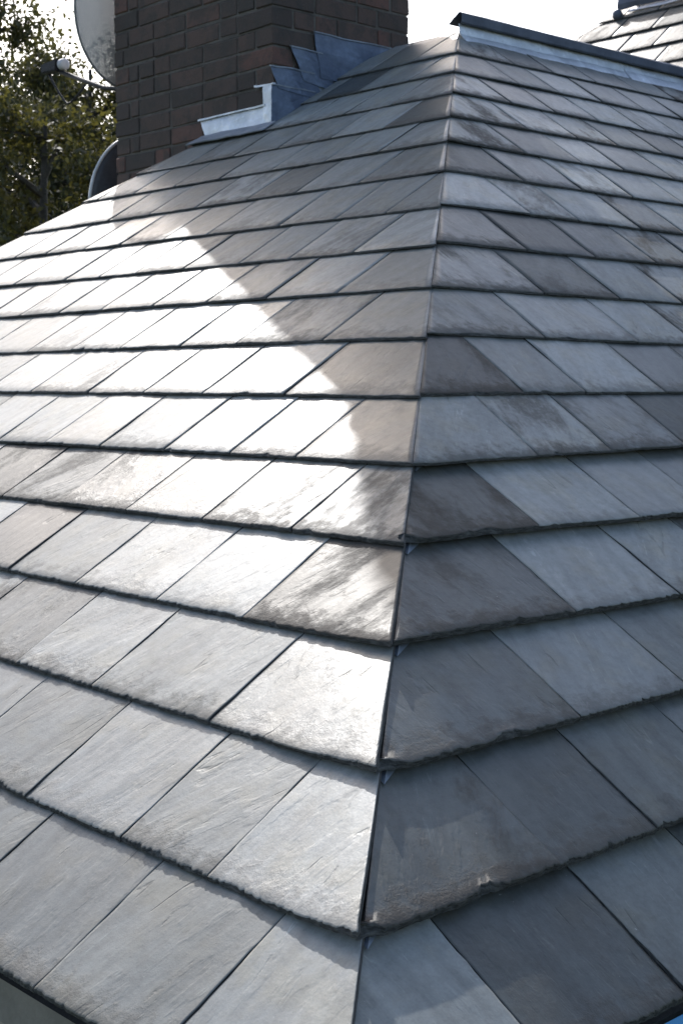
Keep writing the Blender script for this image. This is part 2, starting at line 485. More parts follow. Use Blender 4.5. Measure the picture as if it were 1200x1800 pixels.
def place_slate(pl, name, parent, rest, x0, x1, tb, det, allow=True, **kw):
    xc = (max(x0, pl.lo(tb(x0), 0)) + min(x1, pl.hi(tb(x1), 0))) / 2
    pts = [W(pl.P(x, tb(x) + d, 0)) for x in (x0, xc, x1) for d in (0.05, 0.95)]
    vis = allow and any(seen(q, 4) for q in pts)
    nu, nv = det if vis else (4, 3)
    v, f, fm, uv, ti, sm = slate_mesh(pl, x0, x1, tb, nu, nv, **kw)
    if not vis:
        rest.add(v, f, fm, uv, ti, sm); return
    mm = frame(pl, xc, tb(xc)); inv = mm.inverted()
    me = mesh(name, [inv @ W(q) for q in v], f, [M['slate'], M['edge']], fm, True, uv, ti, sm)
    link(name, me, parent, mm)

# ------------------------------------------------------------------ the house with the hip roof
house = thing('house', (-2.8, 4.0, 0), 'near house whose blue grey slate hip roof fills the foreground, with red brick chimney', 'house')
roof = link('hip_roof', None, house, Matrix.Translation((-2.8, 2.0, ZE)))

# butt lines (offset, skew) and joints measured from the hip, per course; the others are random
COURSES = {
    ('A', -1): ((-0.043, -0.0038), [1.34, 2.48]),
    ('A', 0): ((-0.038, 0.0140), [1.28, 2.17, 3.34, 4.48]),
    ('A', 1): ((-0.013, 0.0155), [1.66, 3.11, 4.23, 5.43]),
    ('A', 2): ((-0.016, 0.0081), [1.58, 2.68, 3.88, 5.02]),
    ('A', 3): ((0.016, 0.0003), [1.29, 2.45, 3.6, 4.75, 5.86]),
    ('A', 4): ((-0.024, -0.0041), [1.41, 2.34, 3.36, 4.5, 5.55, 6.59]),
    ('A', 5): ((-0.043, -0.0002), [1.8, 3.1, 4.17, 5.29, 6.52]),
    ('A', 6): ((-0.029, -0.0089), [1.44, 2.84, 3.88, 5.07, 6.15, 7.21]),
    ('A', 7): ((-0.022, -0.0062), [1.4, 2.62, 3.73, 4.86, 6.02, 7.08, 8.12]),
    ('A', 8): ((-0.058, 0.0021), [1.29, 2.42, 3.4, 4.59, 5.71, 6.64, 7.55, 9.03]),
    ('A', 9): ((-0.032, 0.0036), [0.89, 1.8, 2.91, 4.47, 5.51, 6.66]),
    ('A', 10): ((0.064, -0.0057), []),
    ('A', 11): ((0.081, -0.0029), []),
    ('B', -1): ((-0.065, 0.0000), [1.41, 2.58]),
    ('B', 0): ((-0.012, 0.0068), [1.59, 2.56]),
    ('B', 1): ((0.009, 0.0096), [1.91, 3.19]),
    ('B', 2): ((0.043, -0.0144), [1.94, 3.26]),
    ('B', 3): ((0.047, -0.0138), [1.56, 2.9]),
    ('B', 4): ((-0.028, 0.0072), [1.56, 2.62, 3.82]),
    ('B', 5): ((-0.004, -0.0086), [1.4, 2.33, 3.64]),
    ('B', 6): ((0.058, -0.0237), [1.79, 3.36]),
    ('B', 7): ((-0.007, -0.0118), [1.79, 3.14, 4.41]),
    ('B', 8): ((0.034, -0.0144), [1.55, 2.83, 4.07]),
    ('B', 9): ((0.064, -0.0190), [1.67, 2.62, 3.95]),
    ('B', 10): ((0.087, -0.0165), []),
    ('B', 11): ((0.10, -0.025), []),
    ('B', 12): ((0.061, -0.0110), []),
    ('B', 13): ((0.068, -0.0243), []),
}
# slates whose colour stands out in the photo: (plane, course, number from the hip) -> tone, stain
LOOK = {('A', 2, 0): (0.02, 1.0), ('A', 1, 0): (0.62, 0.42), ('A', 0, 0): (0.85, 0.35), ('A', 0, 1): (0.55, 0.5), ('A', 0, 2): (0.68, 0.2),
        ('A', -1, 0): (0.75, 0.2), ('A', -1, 1): (0.46, 0.4), ('A', -1, 2): (0.38, 0.5), ('A', 1, 1): (0.6, 0.5), ('A', 1, 2): (0.7, 0.6), ('A', 1, 3): (0.3, 0.75),
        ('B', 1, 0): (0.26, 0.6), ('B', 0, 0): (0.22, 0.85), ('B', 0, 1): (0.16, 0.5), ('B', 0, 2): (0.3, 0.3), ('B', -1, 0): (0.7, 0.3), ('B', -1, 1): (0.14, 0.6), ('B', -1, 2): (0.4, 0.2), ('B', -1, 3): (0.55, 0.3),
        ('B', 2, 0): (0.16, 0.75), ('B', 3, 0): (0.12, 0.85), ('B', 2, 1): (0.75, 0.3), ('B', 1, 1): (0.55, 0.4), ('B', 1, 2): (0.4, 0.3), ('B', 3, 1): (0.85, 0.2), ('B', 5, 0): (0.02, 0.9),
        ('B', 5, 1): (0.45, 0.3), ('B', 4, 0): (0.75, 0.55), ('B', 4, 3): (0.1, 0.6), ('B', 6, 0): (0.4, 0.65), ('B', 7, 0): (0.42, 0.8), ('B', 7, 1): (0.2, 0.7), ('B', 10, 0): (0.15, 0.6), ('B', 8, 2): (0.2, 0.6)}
LIFT = {('A', -1, 0): 0.03, ('A', 0, 0): 0.055, ('A', 1, 0): 0.05, ('A', 2, 0): 0.03}

rest = Slates()
def lay(pl, key, k, xh, sign, far, top):
    """lay one course outwards from the hip at xh; sign: direction away from the hip along e1"""
    (d0, d1), joints = COURSES.get((key, k), ((RND.uniform(-0.02, 0.02), RND.uniform(-0.004, 0.004)), []))
    tb = lambda x: min(k + 1 + d0 + d1 * min(abs(x - xh), 9), top)
    js = list(joints)
    u = js[-1] if js else 0.0
    if not js:
        u = RND.uniform(0.85, 1.7); js.append(u)
    while u < far:
        u += RND.uniform(0.98, 1.28); js.append(u)
    prev = -1.0
    for i, u in enumerate(js):
        if prev >= far: break
        lo, hi = prev, u
        first = i == 0
        x0, x1 = (xh - hi, xh - lo) if sign < 0 else (xh + lo, xh + hi)
        ntb = k if k > 0 else 0
        det = (64, 18) if k < 2 else (40, 14) if k < 4 else (20, 10) if k < 7 else (12, 7)
        lf = LIFT.get((key, k, i), 0)
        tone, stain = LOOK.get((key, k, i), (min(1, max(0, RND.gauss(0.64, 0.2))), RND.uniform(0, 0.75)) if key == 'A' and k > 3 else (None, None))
        ga, gb = (RND.uniform(0.001, 0.008), RND.uniform(0.001, 0.008))
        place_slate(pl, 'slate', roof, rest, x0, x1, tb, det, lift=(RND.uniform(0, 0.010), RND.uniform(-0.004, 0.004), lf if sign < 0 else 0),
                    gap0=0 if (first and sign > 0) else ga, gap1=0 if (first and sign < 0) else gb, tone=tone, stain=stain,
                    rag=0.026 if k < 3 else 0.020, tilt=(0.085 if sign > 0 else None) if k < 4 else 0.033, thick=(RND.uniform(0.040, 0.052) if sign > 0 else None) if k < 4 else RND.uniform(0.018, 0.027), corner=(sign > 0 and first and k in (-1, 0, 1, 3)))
        prev = u

A, B, C_, F = PlaneA(), PlaneB(), PlaneC(), PlaneF()
for k in range(-1, 16):
    t = k + 1
    lay(A, 'A', k, hipx(t), -1, hipx(t) - farhip(t), T_TOP - 0.9)
    lay(B, 'B', k, hipy(t), 1, 36.0 - hipy(t), 16.1)
for k in range(-1, 16):                                  # the slope at the far side, out of sight from here
    y = hipy(k + 1)
    while y < 36:
        w_ = RND.uniform(1.0, 1.25)
        rest.add(*slate_mesh(C_, -(y + w_), -y + (1.0 if y == hipy(k + 1) else 0), lambda x, t=k + 1: t, 3, 2))
        y += w_
rest.build('slate_covering', roof)

# felted deck under the slates, and a lead soaker under every mitred pair
hd = -0.20
eav = [W(A.P(hipx(0.12), 0.12, hd)), W(A.P(farhip(0.12), 0.12, hd))]
xt, yt, zt = hipx(17.0), hipy(17.0), 17.0 * ST
mb = MB()
def dk(x, y, z): return W((x, y, z - 0.24))
pA = [(hipx(0.1), hipy(0.1), 0.1 * ST), (hipx(17), yt, zt), (farhip(17), yt, zt), (farhip(14.3), hipy(14.3), 14.3 * ST), (farhip(0.1), hipy(0.1), 0.1 * ST)]
mb.add([dk(*q) for q in pA], [tuple(range(5))])
mb.add([dk(*q) for q in (pA[0], (hipx(0.1), 36, 0.1 * ST), (hipx(17), 36, zt), pA[1])], [(0, 1, 2, 3)])
mb.add([dk(*q) for q in (pA[1], (hipx(17), 36, zt), (farhip(17), 36, zt), pA[2])], [(0, 1, 2, 3)])
mb.add([dk(*q) for q in (pA[2], (farhip(17), 36, zt), (farhip(14.3), 36, 14.3 * ST), pA[3])], [(0, 1, 2, 3)])
mb.add([dk(*q) for q in (pA[3], (farhip(14.3), 36, 14.3 * ST), (farhip(0.1), 36, 0.1 * ST), pA[4])], [(0, 1, 2, 3)])
mb.build('roof_deck', M['deck'], roof)
for k in range(-1, 16):
    t = k + 1.04
    mb = MB()
    hh = -0.10
    a = [A.P(hipx(t) - 0.34, t + 0.10, hh), A.P(hipx(t + 1) - 0.34, t + 1, hh - 0.085)]
    c = [A.P(hipx(t), t - 0.02, hh) + Vector((0.028, -0.028, 0.0)), A.P(hipx(t + 1), t + 1, hh - 0.085) + Vector((0.028, -0.028, 0.0))]
    b = [B.P(hipy(t) + 0.34, t + 0.10, hh), B.P(hipy(t + 1) + 0.34, t + 1, hh - 0.085)]
    v = [W(q) for q in (a[0], c[0], b[0], a[1], c[1], b[1])]
    mb.add(v, [(0, 1, 4, 3), (1, 2, 5, 4)])
    mb.build('lead_soaker', M['lead'], roof)

# ridge: bright lead skirt on the slope, folded dark capping above it, open at its end
def swept(profile, y0, y1, n, wob, name, mat, thick=0.018):
    vs, fs = [], []
    m_ = len(profile)
    for i in range(n + 1):
        y = y0 + (y1 - y0) * i / n
        for j, (x, z) in enumerate(profile):
            q = wob * noise.noise(Vector((y * 0.7, j * 3.1, 0))) + wob * 0.6 * noise.noise(Vector((y * 2.3, j * 5.1, 7)))
            vs.append(W((x + q, y, z + q)))
    for i in range(n):
        for j in range(m_ - 1):
            fs.append((i * m_ + j, i * m_ + j + 1, (i + 1) * m_ + j + 1, (i + 1) * m_ + j))
    mb = MB(); mb.add(vs, fs)
    o = mb.build(name, mat, roof, smooth=False)
    mod = o.modifiers.new('thick', 'SOLIDIFY'); mod.thickness = thick * U; mod.offset = 0
    return o
XR = hipx(17.06)
yy = 14.40
for i in range(4):                                        # lead laid in lapped lengths
    ye = yy + (4.6, 5.4, 5.6, 6.2)[i]
    o_ = 0.010 * (i % 2) + RND.uniform(-0.006, 0.006)
    swept([(XR + 0.20 + o_, 9.00 + o_), (XR + 0.02 + o_, 9.19 + o_), (XR - 0.02, 9.36)], yy, ye + 0.45, 26, 0.018, 'lead_skirt', M['lead_new'])
    p_ = RND.uniform(-0.008, 0.008)
    swept([(XR + 0.055 + p_, 9.345 + p_), (XR + 0.078 + p_, 9.365 + p_), (XR + 0.078 + p_, 9.50 + p_), (XR + 0.03, 9.53 + p_), (XR - 0.10, 9.45 + p_), (XR - 0.20, 9.385), (XR - 0.24, 9.385)], yy - 0.04, ye - 0.04 + 0.012, 22, 0.008, 'ridge_capping', M['lead_dark'])
    yy = ye
mb = MB(); mb.box(W((XR - 0.16, 14.6, 8.9)), W((XR - 0.03, 36, 9.44))); mb.build('ridge_board', M['timber'], roof)

# walls, soffit and fascia under the eaves
mb = MB()
x0w, x1w, y0w, y1w = -24.3 * U + 0.30, -0.30, 0.30, 35.0 * U
mb.box((x0w, y0w, 0), (x1w, y1w, ZE - 0.10)); mb.build('wall', M['render'], house)
mb = MB()
mb.box((-24.0 * U, 0.075, ZE - 0.125), (-0.075, y1w, ZE - 0.104)); mb.build('soffit', M['timber'], house)
mb = MB()
mb.box((-24.0 * U, 0.048, ZE - 0.13), (-0.048, 0.072, ZE - 0.062)); mb.build('fascia', M['timber'], house)
mb = MB()
mb.box((-0.072, 0.076, ZE - 0.13), (-0.048, y1w, ZE - 0.062)); mb.build('fascia', M['timber'], house)
# blue membrane turned down over the right-hand fascia
mb = MB()
n_ = 40
pts = []
for i in range(n_ + 1):
    y = 0.02 + i * 0.2
    o1 = 0.012 * noise.noise(Vector((y * 3, 0, 0))); o2 = 0.02 * noise.noise(Vector((y * 2, 4, 0)))
    pts += [(-0.02, y, ZE - 0.052), (0.004 + o1, y, ZE - 0.085), (0.02 + o2, y, ZE - 0.30 + o2)]
mb.add(pts, [(i * 3 + j, (i + 1) * 3 + j, (i + 1) * 3 + j + 1, i * 3 + j + 1) for i in range(n_) for j in range(2)])
o = mb.build('membrane', M['blue'], house)
mod = o.modifiers.new('thick', 'SOLIDIFY'); mod.thickness = 0.003
o['label'] = 'bright blue roofing membrane hanging below the right eave slates'

# ------------------------------------------------------------------ chimney
CX0, CX1, CY0, CY1 = -19.6, -14.82, 12.08, 15.36
chim = link('chimney', None, house, Matrix.Translation(W(((CX0 + CX1) / 2, (CY0 + CY1) / 2, 7.7))))
BH, BL, BD, JT = 0.065, 0.215, 0.1025, 0.010
brick_bank = {}
def brick_mesh(lx, ly, var):
    key = (round(lx, 3), round(ly, 3), var)
    if key in brick_bank: return brick_bank[key]
    r = random.Random(hash(key) & 0xffff)
    b = bmesh.new()
    bmesh.ops.create_cube(b, size=1)
    bmesh.ops.scale(b, vec=(lx, ly, BH), verts=b.verts)
    bmesh.ops.bevel(b, geom=b.edges[:], offset=0.004, segments=1, affect='EDGES')
    for v in b.verts:
        v.co += Vector((r.uniform(-1, 1), r.uniform(-1, 1), r.uniform(-1, 1))) * 0.0022
    me = bpy.data.meshes.new('brick'); b.to_mesh(me); b.free()
    me.materials.append(M['brick'])
    brick_bank[key] = me
    return me
far_bricks = MB(); far_t = []
def put_brick(cx, cy, cz, lx, ly, show):
    me = brick_mesh(lx, ly, RND.randrange(3))
    j = Vector((RND.uniform(-1, 1), RND.uniform(-1, 1), RND.uniform(-1, 1))) * 0.002
    loc = Vector((cx, cy, cz)) + j
    if show and seen(loc, 10):
        link('brick', me, chim, Matrix.Translation(loc) @ Matrix.Rotation(RND.uniform(-0.008, 0.008), 4, 'Z'))
    else:
        far_bricks.add([v.co + loc for v in me.vertices], [tuple(p.vertices) for p in me.polygons])
        far_t.extend([(RND.random(), 0, 0, 1)] * len(me.vertices))
def run(a, b, start):
    """cut a face of length b-a into bricks: stretchers and headers in turn"""
    out, x, st = [], a, start
    n = 0
    while x < b - 0.03:
        l = BL if st else BD
        if b - (x + l) < 0.06: l = b - x
        out.append((x, x + l)); x += l + JT; n += 1; st = RND.random() < 0.72
    return out
wx0, wx1, wy0, wy1 = CX0 * U, CX1 * U, CY0 * U, CY1 * U
z0 = ZE + 8.35 * U - 12 * 0.075 + 0.005
core = MB()
for c in range(44):
    z = z0 + c * 0.075
    zt_ = (z - ZE) / U
    e = 0.0
    if zt_ > 15.9: e = min(0.10, 0.025 * (1 + int((zt_ - 15.9) / 0.3333)))
    if zt_ > 17.5: break
    X0, X1, Y0, Y1 = wx0 - e, wx1 + e, wy0 - e, wy1 + e
    odd = c % 2
    zc = z + BH / 2
    roofz = lambda yy: ZE + yy * math.tan(TH)
    # front and back rows own the corners on odd courses
    fa, fb = (X0, X1) if odd else (X0 + BD + JT, X1 - BD - JT)
    for (a, b) in reversed([(X1 + X0 - q, X1 + X0 - p) for p, q in run(X0 + X1 - fb, X0 + X1 - fa, odd)]):
        put_brick((a + b) / 2, Y0 + BD / 2, zc, b - a, BD, zc > roofz(Y0) - 0.45)
        put_brick((a + b) / 2, Y1 - BD / 2, zc, b - a, BD, False)
    sa, sb = (Y0 + BD + JT, Y1 - BD - JT) if odd else (Y0, Y1)
    for (a, b) in run(sa, sb, not odd):
        put_brick(X1 - BD / 2, (a + b) / 2, zc, BD, b - a, zc > roofz((a + b) / 2) - 0.12)
        put_brick(X0 + BD / 2, (a + b) / 2, zc, BD, b - a, False)
    core.box((X0 + 0.006, Y0 + 0.006, z - 0.011), (X1 - 0.006, Y1 - 0.006, z + BH + 0.0005))
topz = z
core.build('mortar', M['mortar'], chim)
me = mesh('brickwork', far_bricks.v, far_bricks.f, [M['brick']], tint=far_t)
o = link('brickwork', me, chim); o['kind'] = 'stuff'
mb = MB()                                                 # mortar flaunching and two clay pots, above the frame
mb.prism([(wx0, wy0, topz), (wx1, wy0, topz), (wx1, wy1, topz), (wx0, wy1, topz)], (0, 0, 0.03)); mb.build('flaunching', M['mortar'], chim)

# flashings: apron in front, stepped leads up the side
def sheet(poly, d, name, mat, label=None):
    mb = MB(); mb.prism([W(q) for q in poly], Vector(d) * U)
    o = mb.build(name, mat, chim)
    b = bmesh.new(); b.from_mesh(o.data)                   # dressed by hand: dents and a wavering edge
    bmesh.ops.subdivide_edges(b, edges=[e for e in b.edges if e.calc_length() > 0.02], cuts=6, use_grid_fill=True)
    for v in b.verts:
        w_ = v.co + o.matrix_world.translation + WORLD[o.name].translation
        v.co += Vector([noise.noise(w_ * 14 + Vector((q * 7.0, 0, q * 3.0))) * 0.0045 + noise.noise(w_ * 40 + Vector((q * 5.0, 2, 0))) * 0.0015 for q in (0, 1, 2)])
    b.to_mesh(o.data); b.free()
    if label: o['label'] = label
    return o
tz = math.tan(TH)
def rz(y, h=0.0): return y * tz + h
yF = CY0 - 0.02
sheet([(-16.83, yF, 8.02), (-16.62, yF - 0.04, rz(yF) - 0.02), (-14.98, yF - 0.04, rz(yF) - 0.02), (-14.98, yF, 8.03)], (0, -0.016, 0), 'apron_flashing', M['lead_new'], 'bright lead apron across the foot of the chimney front')
sheet([(-16.75, yF - 0.05, rz(yF - 0.05, 0.03)), (-16.85, yF - 0.34, rz(yF - 0.34, 0.04)), (-14.70, yF - 0.34, rz(yF - 0.34, 0.035)), (-14.66, yF - 0.05, rz(yF - 0.05, 0.03))], (0, -0.01, 0.016), 'apron_skirt', M['lead'])
sheet([(-16.85, yF - 0.002, 8.015), (-16.85, yF - 0.06, 8.0), (-14.98, yF - 0.06, 8.01), (-14.98, yF - 0.002, 8.025)], (0, 0, 0.03), 'apron_fold', M['lead_new'])
xR = CX1 + 0.02
sheet([(-15.02, yF - 0.03, rz(yF) - 0.03), (-14.79, yF - 0.03, rz(yF) - 0.03), (-14.79, yF - 0.03, 8.36), (-15.02, yF - 0.03, 8.37)], (0, -0.016, 0), 'corner_flashing', M['lead_new'], 'bright strip of lead folded round the chimney corner')
sheet([(-15.25, yF - 0.05, 8.355), (-14.76, yF - 0.05, 8.35), (-14.76, yF + 0.02, 8.35), (-15.25, yF + 0.02, 8.355)], (0, 0, 0.03), 'corner_fold', M['lead_new'])
def rq(y): return min(rz(y), 8.57) - 0.06
sheet([(CX1 + 0.008, y, z) for y, z in [(12.02, rq(12.02)), (13.4, 8.5), (15.36, 8.5), (15.36, 9.1), (13.3, 9.0), (12.02, rz(12.02, 0.3))]], (0.009, 0, 0), 'soaker_upstand', M['lead'])
steps = [
    [(12.02, rq(12.02)), (13.1, rq(13.1)), (13.0, 8.34), (12.02, 8.355)],
    [(12.16, 8.30), (13.2, 8.2), (12.98, 8.66), (12.0, 8.665)],
    [(12.75, 8.5), (13.5, 8.4), (13.16, 9.01), (12.45, 9.04)],
    [(13.12, 8.6), (15.36, 8.55), (15.36, 9.35), (12.97, 9.36)],
]
for i, s_ in enumerate(steps):
    xx = xR + 0.012 * i
    sheet([(xx, y, z) for y, z in s_], (0.011, 0, 0), 'step_flashing', M['lead_blue'])
    y0_, z0_ = s_[-1]; y1_, z1_ = s_[-2]
    sheet([(xx - 0.02, y0_, z0_), (xx + 0.03, y0_, z0_ - 0.012), (xx + 0.03, y1_, z1_ - 0.012), (xx - 0.02, y1_, z1_)], (0, 0, 0.022), 'step_fold', M['lead'])

# ------------------------------------------------------------------ the roof beyond the ridge
house2 = thing('house', tuple(W((-15, 34, 0)).to_2d()) + (0,), 'farther house whose sunlit slate roof rises behind the ridge with a lead capped top', 'house')
roof2 = link('hip_roof', None, house2, Matrix.Translation(W((-15, 34, 12))))
rest2 = Slates()
for k in range(-9, 2):
    x = F.lo(k, 0)
    tb = lambda x, k=k: float(k)
    u = {1: -20.05, 0: -19.83, -1: -19.06, -2: -18.6}.get(k, x + RND.uniform(0.6, 1.2))
    xs = [x - 1.0, u]
    xs = [x - 1.0]
    while xs[-1] < u - 1.9: xs.append(max(xs[-1] + RND.uniform(1.05, 1.25), x + 0.5))
    xs.append(u)
    while u < -7:
        u += RND.uniform(1.08, 1.25) if k != 0 else RND.uniform(1.25, 1.35); xs.append(u)
    for a, b in zip(xs[:-1], xs[1:]):
        place_slate(F, 'slate', roof2, rest2, a, b, tb, (14, 8), allow=k >= -3, tone=RND.uniform(0.05, 0.35), stain=RND.uniform(0.55, 0.85), rag=0.02, L=1.32 if k < 1 else 0.8, gap0=0.014, gap1=0.014)
rest2.build('slate_covering', roof2)
mb = MB()
q = [F.P(F.lo(-9, 0) + 0.1, -9, -0.2), F.P(-6, -9, -0.2), F.P(-6, 1.75, -0.2), F.P(F.lo(1.75, 0) + 0.1, 1.75, -0.2)]
mb.add([W(v) for v in q], [(0, 1, 2, 3)])
bk = [F.P(F.lo(1.75, 0) + 0.1, 1.75, -0.2), F.P(-6, 1.75, -0.2)]
dn = [v + Vector((0, 9, -7.8)) for v in bk]; dn[0].x = q[0].x
mb.add([W(v) for v in (bk[0], bk[1], dn[1], dn[0])], [(0, 1, 2, 3)])
mb.add([W(v) for v in (q[0], bk[0], dn[0])], [(0, 1, 2)])
mb.build('roof_deck', M['deck'], roof2)
def ridge2(prof, x0, x1, name, mat, thick=0.02):
    mb = MB(); n = 24; m_ = len(prof); vs = []
    for i in range(n + 1):
        x = x0 + (x1 - x0) * i / n
        for j, (t, h) in enumerate(prof):
            w = 0.02 * noise.noise(Vector((x * 1.3, j * 2.2, 3)))
            vs.append(W(F.P(x, t + w * 2, h + w)))
    mb.add(vs, [(i * m_ + j, i * m_ + j + 1, (i + 1) * m_ + j + 1, (i + 1) * m_ + j) for i in range(n) for j in range(m_ - 1)])
    o = mb.build(name, mat, roof2)
    mod = o.modifiers.new('thick', 'SOLIDIFY'); mod.thickness = thick * U; mod.offset = 0
ridge2([(1.20, 0.03), (1.5, 0.03), (1.62, 0.06)], -19.95, -6, 'lead_skirt', M['lead_new'])
ridge2([(1.36, 0.07), (1.42, 0.20), (1.62, 0.34), (1.85, 0.34), (2.0, 0.2)], -20.35, -6, 'ridge_capping', M['lead_dark'])
mb = MB()
kn = W(F.P(-20.27, 1.12, 0.03))
mb.tube([kn + Vector((-0.02, 0, -0.01)), kn, kn + Vector((0.012, 0.0, 0.02)), kn + Vector((0.02, 0, 0.035))], [0.018, 0.036, 0.030, 0.008], 9)
o = mb.build('lead_knob', M['lead_dark'], roof2, smooth=True)
mb = MB()
lo2, hi2 = W(F.P(F.lo(-9, 0) + 0.4, -8.4, -0.5)), W(F.P(-6, -8.4, -0.5))
mb.box((lo2.x, lo2.y, 0), (hi2.x, lo2.y + 3.2, lo2.z)); mb.build('wall', M['render'], house2)

# ------------------------------------------------------------------ satellite dishes on the chimney's far side
def dish(center, az, tilt, R, solid, label, arm=True):
    """offset dish facing azimuth az; its back is turned to the camera"""
    f = Vector((math.cos(az) * math.cos(tilt), math.sin(az) * math.cos(tilt), math.sin(tilt)))
    side = Vector((-math.sin(az), math.cos(az), 0)); up = f.cross(side)
    if up.z < 0: up = -up
    t = thing('satellite_dish', center, label, 'satellite dish')
    nr, na = 10, 44
    vs, uv, fs = [center - f * 0.055], [(0.5, 0.5)], []
    for i in range(1, nr + 1):
        r = i / nr
        for j in range(na):
            a = 2 * math.pi * j / na
            vs.append(center + side * (R * 0.94 * r * math.cos(a)) + up * (R * r * math.sin(a)) - f * (0.055 * (1 - r * r)))
            uv.append((0.5 + 0.5 * r * math.cos(a), 0.5 + 0.5 * r * math.sin(a)))
    fs += [(0, 1 + j, 1 + (j + 1) % na) for j in range(na)]
    for i in range(nr - 1):
        b0, b1 = 1 + i * na, 1 + (i + 1) * na
        fs += [(b0 + j, b1 + j, b1 + (j + 1) % na, b0 + (j + 1) % na) for j in range(na)]
    me = mesh('reflector', [v - center for v in vs], fs, [M['dish'] if solid else M['mesh']], smooth=True, uv=uv)
    o = link('reflector', me, t, Matrix.Translation(center))
    if solid:
        mod = o.modifiers.new('thick', 'SOLIDIFY'); mod.thickness = 0.002
    mb = MB()
    ring = [center + side * (R * 0.945 * math.cos(2 * math.pi * j / 64)) + up * (R * 1.005 * math.sin(2 * math.pi * j / 64)) for j in range(64)]
    mb.tube(ring + ring[:2], 0.0075 if solid else 0.0055, 6)
    mb.build('rim', M['rim'] if solid else M['grey'], t, smooth=True)
    # back bracket and wall arm to the chimney
    mb = MB()
    back = center - f * 0.06
    anchor = Vector((wx0 - 0.004, back.y + 0.10, back.z - 0.10))
    mb.tube([back, back - f * 0.05, back - f * 0.05 - up * 0.10, anchor], [0.020, 0.018, 0.016, 0.016], 8)
    mb.build('wall_bracket', M['black'], t, smooth=True)
    foot = center - up * (R * 1.0)
    if arm:
        tip = foot + f * 0.55 + up * 0.095
        mb = MB(); mb.tube([foot - f * 0.07 + up * 0.02, foot, foot + f * 0.16 + up * 0.010, tip - f * 0.05], [0.014, 0.013, 0.011, 0.011], 8)
        mb.build('feed_arm', M['black'], t, smooth=True)
        l = link('feed_head', None, t, Matrix.Translation(tip))
        mb = MB()                                         # box-shaped receiver on the end of the arm
        c0, c1 = tip + f * 0.065 + up * 0.014, tip - f * 0.052 + up * 0.030
        w_, h_ = side * 0.030, up * 0.028
        mb.add([c0 - w_ - h_ * .8, c0 + w_ - h_ * .8, c0 + w_ + h_ * .7, c0 - w_ + h_ * .7, c1 - w_ - h_, c1 + w_ - h_, c1 + w_ + h_, c1 - w_ + h_],
               [(0, 1, 2, 3), (7, 6, 5, 4), (0, 4, 5, 1), (1, 5, 6, 2), (2, 6, 7, 3), (3, 7, 4, 0)])
        mb.build('receiver', M['black'], l, bevel=0.005)
        mb = MB()
        mb.tube([tip - f * 0.052 + up * 0.030, tip - f * 0.060 + up * 0.032, tip - f * 0.088 + up * 0.036, tip - f * 0.094 + up * 0.037], [0.016, 0.027, 0.027, 0.018], 14)
        mb.build('feed_horn', M['white'], l, smooth=True)
        mb = MB()
        a0, a1 = tip + f * 0.035 - up * 0.01, foot + f * 0.30 + up * 0.03
        pts = [a0.lerp(a1, i / 10) - Vector((0, 0, 1)) * (0.115 * (1 - abs(2 * i / 10 - 1) ** 1.3)) for i in range(11)]
        mb.tube(pts, 0.0055, 6); mb.build('cable', M['black'], t, smooth=True)
    return t
dish(W((-20.46, 13.05, 10.72)), math.radians(186), math.radians(6), 1.48 * U, False, 'pale see-through mesh satellite dish with black feed arm, high on the chimney side')
dish(W((-20.55, 13.25, 6.95)), math.radians(186), math.radians(6), 1.35 * U, True, 'dark satellite dish with bright rim, low behind the chimney just above the slates')

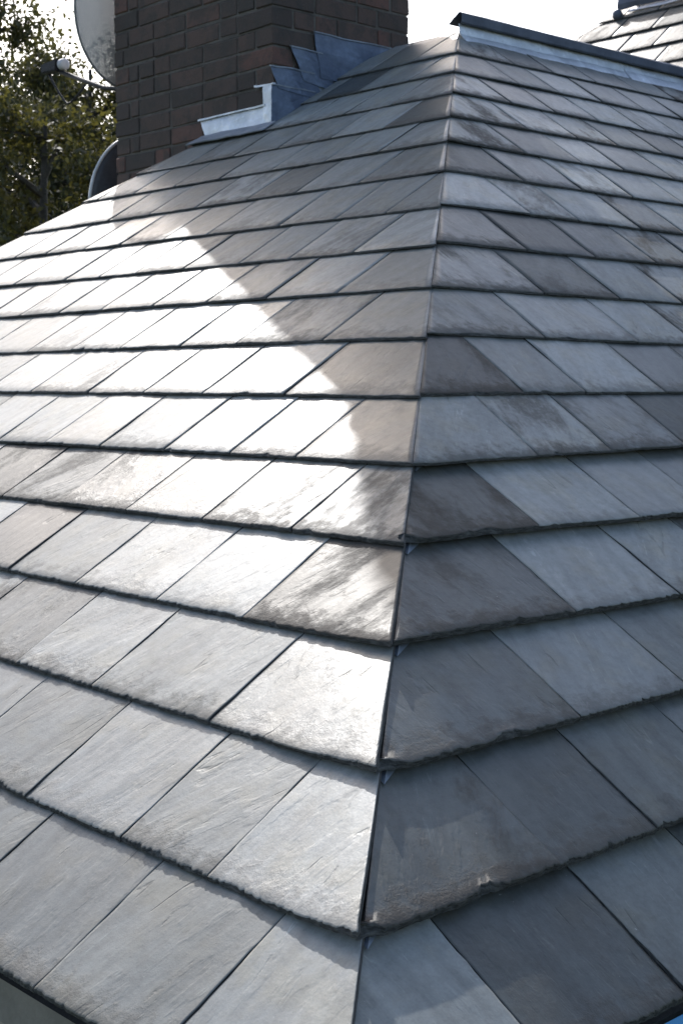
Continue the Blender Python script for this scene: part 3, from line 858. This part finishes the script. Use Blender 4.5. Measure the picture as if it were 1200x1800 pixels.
# ------------------------------------------------------------------ trees and ground
def ray_at(x, y, dist):
    d = (r0 * ((x - 600) / CAM_F) + r1 * ((y - 900) / CAM_F) + r2)
    return m.translation + d * dist
def tree(x_px, dist, top_px, rad, depth, n_leaf, mat, label, seed, leaf=0.105, low=None):
    R = random.Random(seed)
    base = ray_at(x_px, 655, dist); base.z = 0
    H = ray_at(x_px, top_px, dist).z
    t = thing('tree', base, label, 'tree', 'trees behind the left edge of the roof')
    mb = MB()
    lean = Vector((R.uniform(-.4, .4), R.uniform(-.4, .4), 0))
    trunk = [base + lean * (s * s) + Vector((0, 0, H * 0.96 * s)) for s in (0, .2, .4, .6, .8, 1)]
    mb.tube(trunk, [0.20, 0.17, 0.14, 0.11, 0.07, 0.03], 8)
    mb.build('trunk', M['bark'], t, smooth=True)
    tips = []
    lb = MB()
    nl = 26
    for i in range(nl):
        s = 0.30 + 0.68 * (i / nl)
        o = trunk[min(4, int(s * 5))].lerp(trunk[min(5, int(s * 5) + 1)], s * 5 - int(s * 5))
        a = i * 2.4 + R.uniform(-.5, .5)
        prof = math.sin(math.pi * (0.18 + 0.80 * (s - 0.28) / 0.72)) ** 0.8
        ln = rad * (0.35 + 0.65 * prof) * R.uniform(0.7, 1.1)
        d = Vector((math.cos(a), math.sin(a), R.uniform(0.15, 0.75)))
        e = o + d * ln * 0.85
        e.z = min(e.z, H - R.uniform(0.0, 0.5))
        mid = o.lerp(e, 0.5) + Vector((R.uniform(-.2, .2), R.uniform(-.2, .2), R.uniform(-.05, .25)))
        lb.tube([o, mid, e], [0.055, 0.035, 0.012], 5)
        tips += [(mid, 0.45), (o.lerp(e, 0.75), 0.6), (e, 0.75)]
        for q in range(4):
            st = mid.lerp(e, R.random())
            e2 = st + Vector((R.gauss(0, 1), R.gauss(0, 1), R.gauss(0.15, .7))).normalized() * rad * R.uniform(0.18, 0.42)
            e2.z = min(e2.z, H)
            lb.tube([st, st.lerp(e2, .5) + Vector((0, 0, R.uniform(-.05, .1))), e2], [0.022, 0.014, 0.006], 4)
            tips += [(e2, 0.8), (st.lerp(e2, .5), 0.6)]
    lb.build('limbs', M['bark'], t)
    # leaves: clumps round the twigs, each leaf a folded blade
    g = np.random.default_rng(seed)
    ci = g.integers(0, len(tips), n_leaf)
    cen = np.array([tuple(q[0]) for q in tips])[ci]
    sig = np.array([q[1] for q in tips])[ci] * depth
    tone_c = g.random(len(tips))[ci]
    off = g.normal(size=(n_leaf, 3)); off /= np.maximum(np.linalg.norm(off, axis=1, keepdims=True), 1e-6)
    pos = cen + off * (sig * g.random(n_leaf) ** 0.6)[:, None]
    pos[:, 2] = np.minimum(pos[:, 2], H + 0.2)
    d1 = g.normal(size=(n_leaf, 3)); d1[:, 2] -= 0.5; d1 /= np.linalg.norm(d1, axis=1, keepdims=True)
    d2 = np.cross(d1, g.normal(size=(n_leaf, 3))); d2 /= np.linalg.norm(d2, axis=1, keepdims=True)
    L = leaf * g.uniform(0.6, 1.35, n_leaf)[:, None]
    nn = np.cross(d1, d2)
    v = np.stack([pos, pos + d1 * L * .5 + d2 * L * .27 + nn * L * .08, pos + d1 * L, pos + d1 * L * .5 - d2 * L * .27 + nn * L * .08], 1)
    v = (v - np.array(tuple(base))).reshape(-1, 3)
    f = (np.arange(n_leaf) * 4)[:, None] + np.array([0, 1, 2, 3])
    tn = np.clip(tone_c * 0.7 + g.random(n_leaf) * 0.4 - 0.05, 0, 1)
    tint = np.repeat(np.stack([tn, tn, tn, np.ones(n_leaf)], 1), 4, 0)
    me = bpy.data.meshes.new('crown')
    me.vertices.add(n_leaf * 4); me.vertices.foreach_set('co', v.ravel())
    me.loops.add(n_leaf * 4); me.loops.foreach_set('vertex_index', f.ravel().astype(np.int32))
    me.polygons.add(n_leaf); me.polygons.foreach_set('loop_start', (np.arange(n_leaf) * 4).astype(np.int32))
    me.update(calc_edges=True)
    me.materials.append(mat)
    a = me.color_attributes.new('tint', 'FLOAT_COLOR', 'POINT'); a.data.foreach_set('color', tint.astype(np.float32).ravel())
    link('crown', me, t, Matrix.Translation(base))
    return t
tree(-30, 23, -60, 2.2, 0.55, 34000, M['leaf_olive'], 'tall olive tree at the left edge, its crown running out of the top', 3)
tree(150, 26, 78, 2.6, 0.60, 46000, M['leaf_olive'], 'olive green tree whose top shows behind the satellite receiver arm', 8)
tree(60, 19, 175, 1.9, 0.50, 24000, M['leaf_yellow'], 'lower yellow green tree in front of the darker crowns', 5, 0.095)
tree(105, 29, 190, 3.2, 0.65, 44000, M['leaf_dark'], 'dark dense tree behind the yellow green one', 12, 0.12)

mb = MB(); n_ = 96
ring = [Vector((600 * math.cos(2 * math.pi * i / n_), 600 * math.sin(2 * math.pi * i / n_), 0)) for i in range(n_)]
mb.add(ring, [tuple(range(n_))])
o = mb.build('ground', M['grass']); o['kind'] = 'structure'
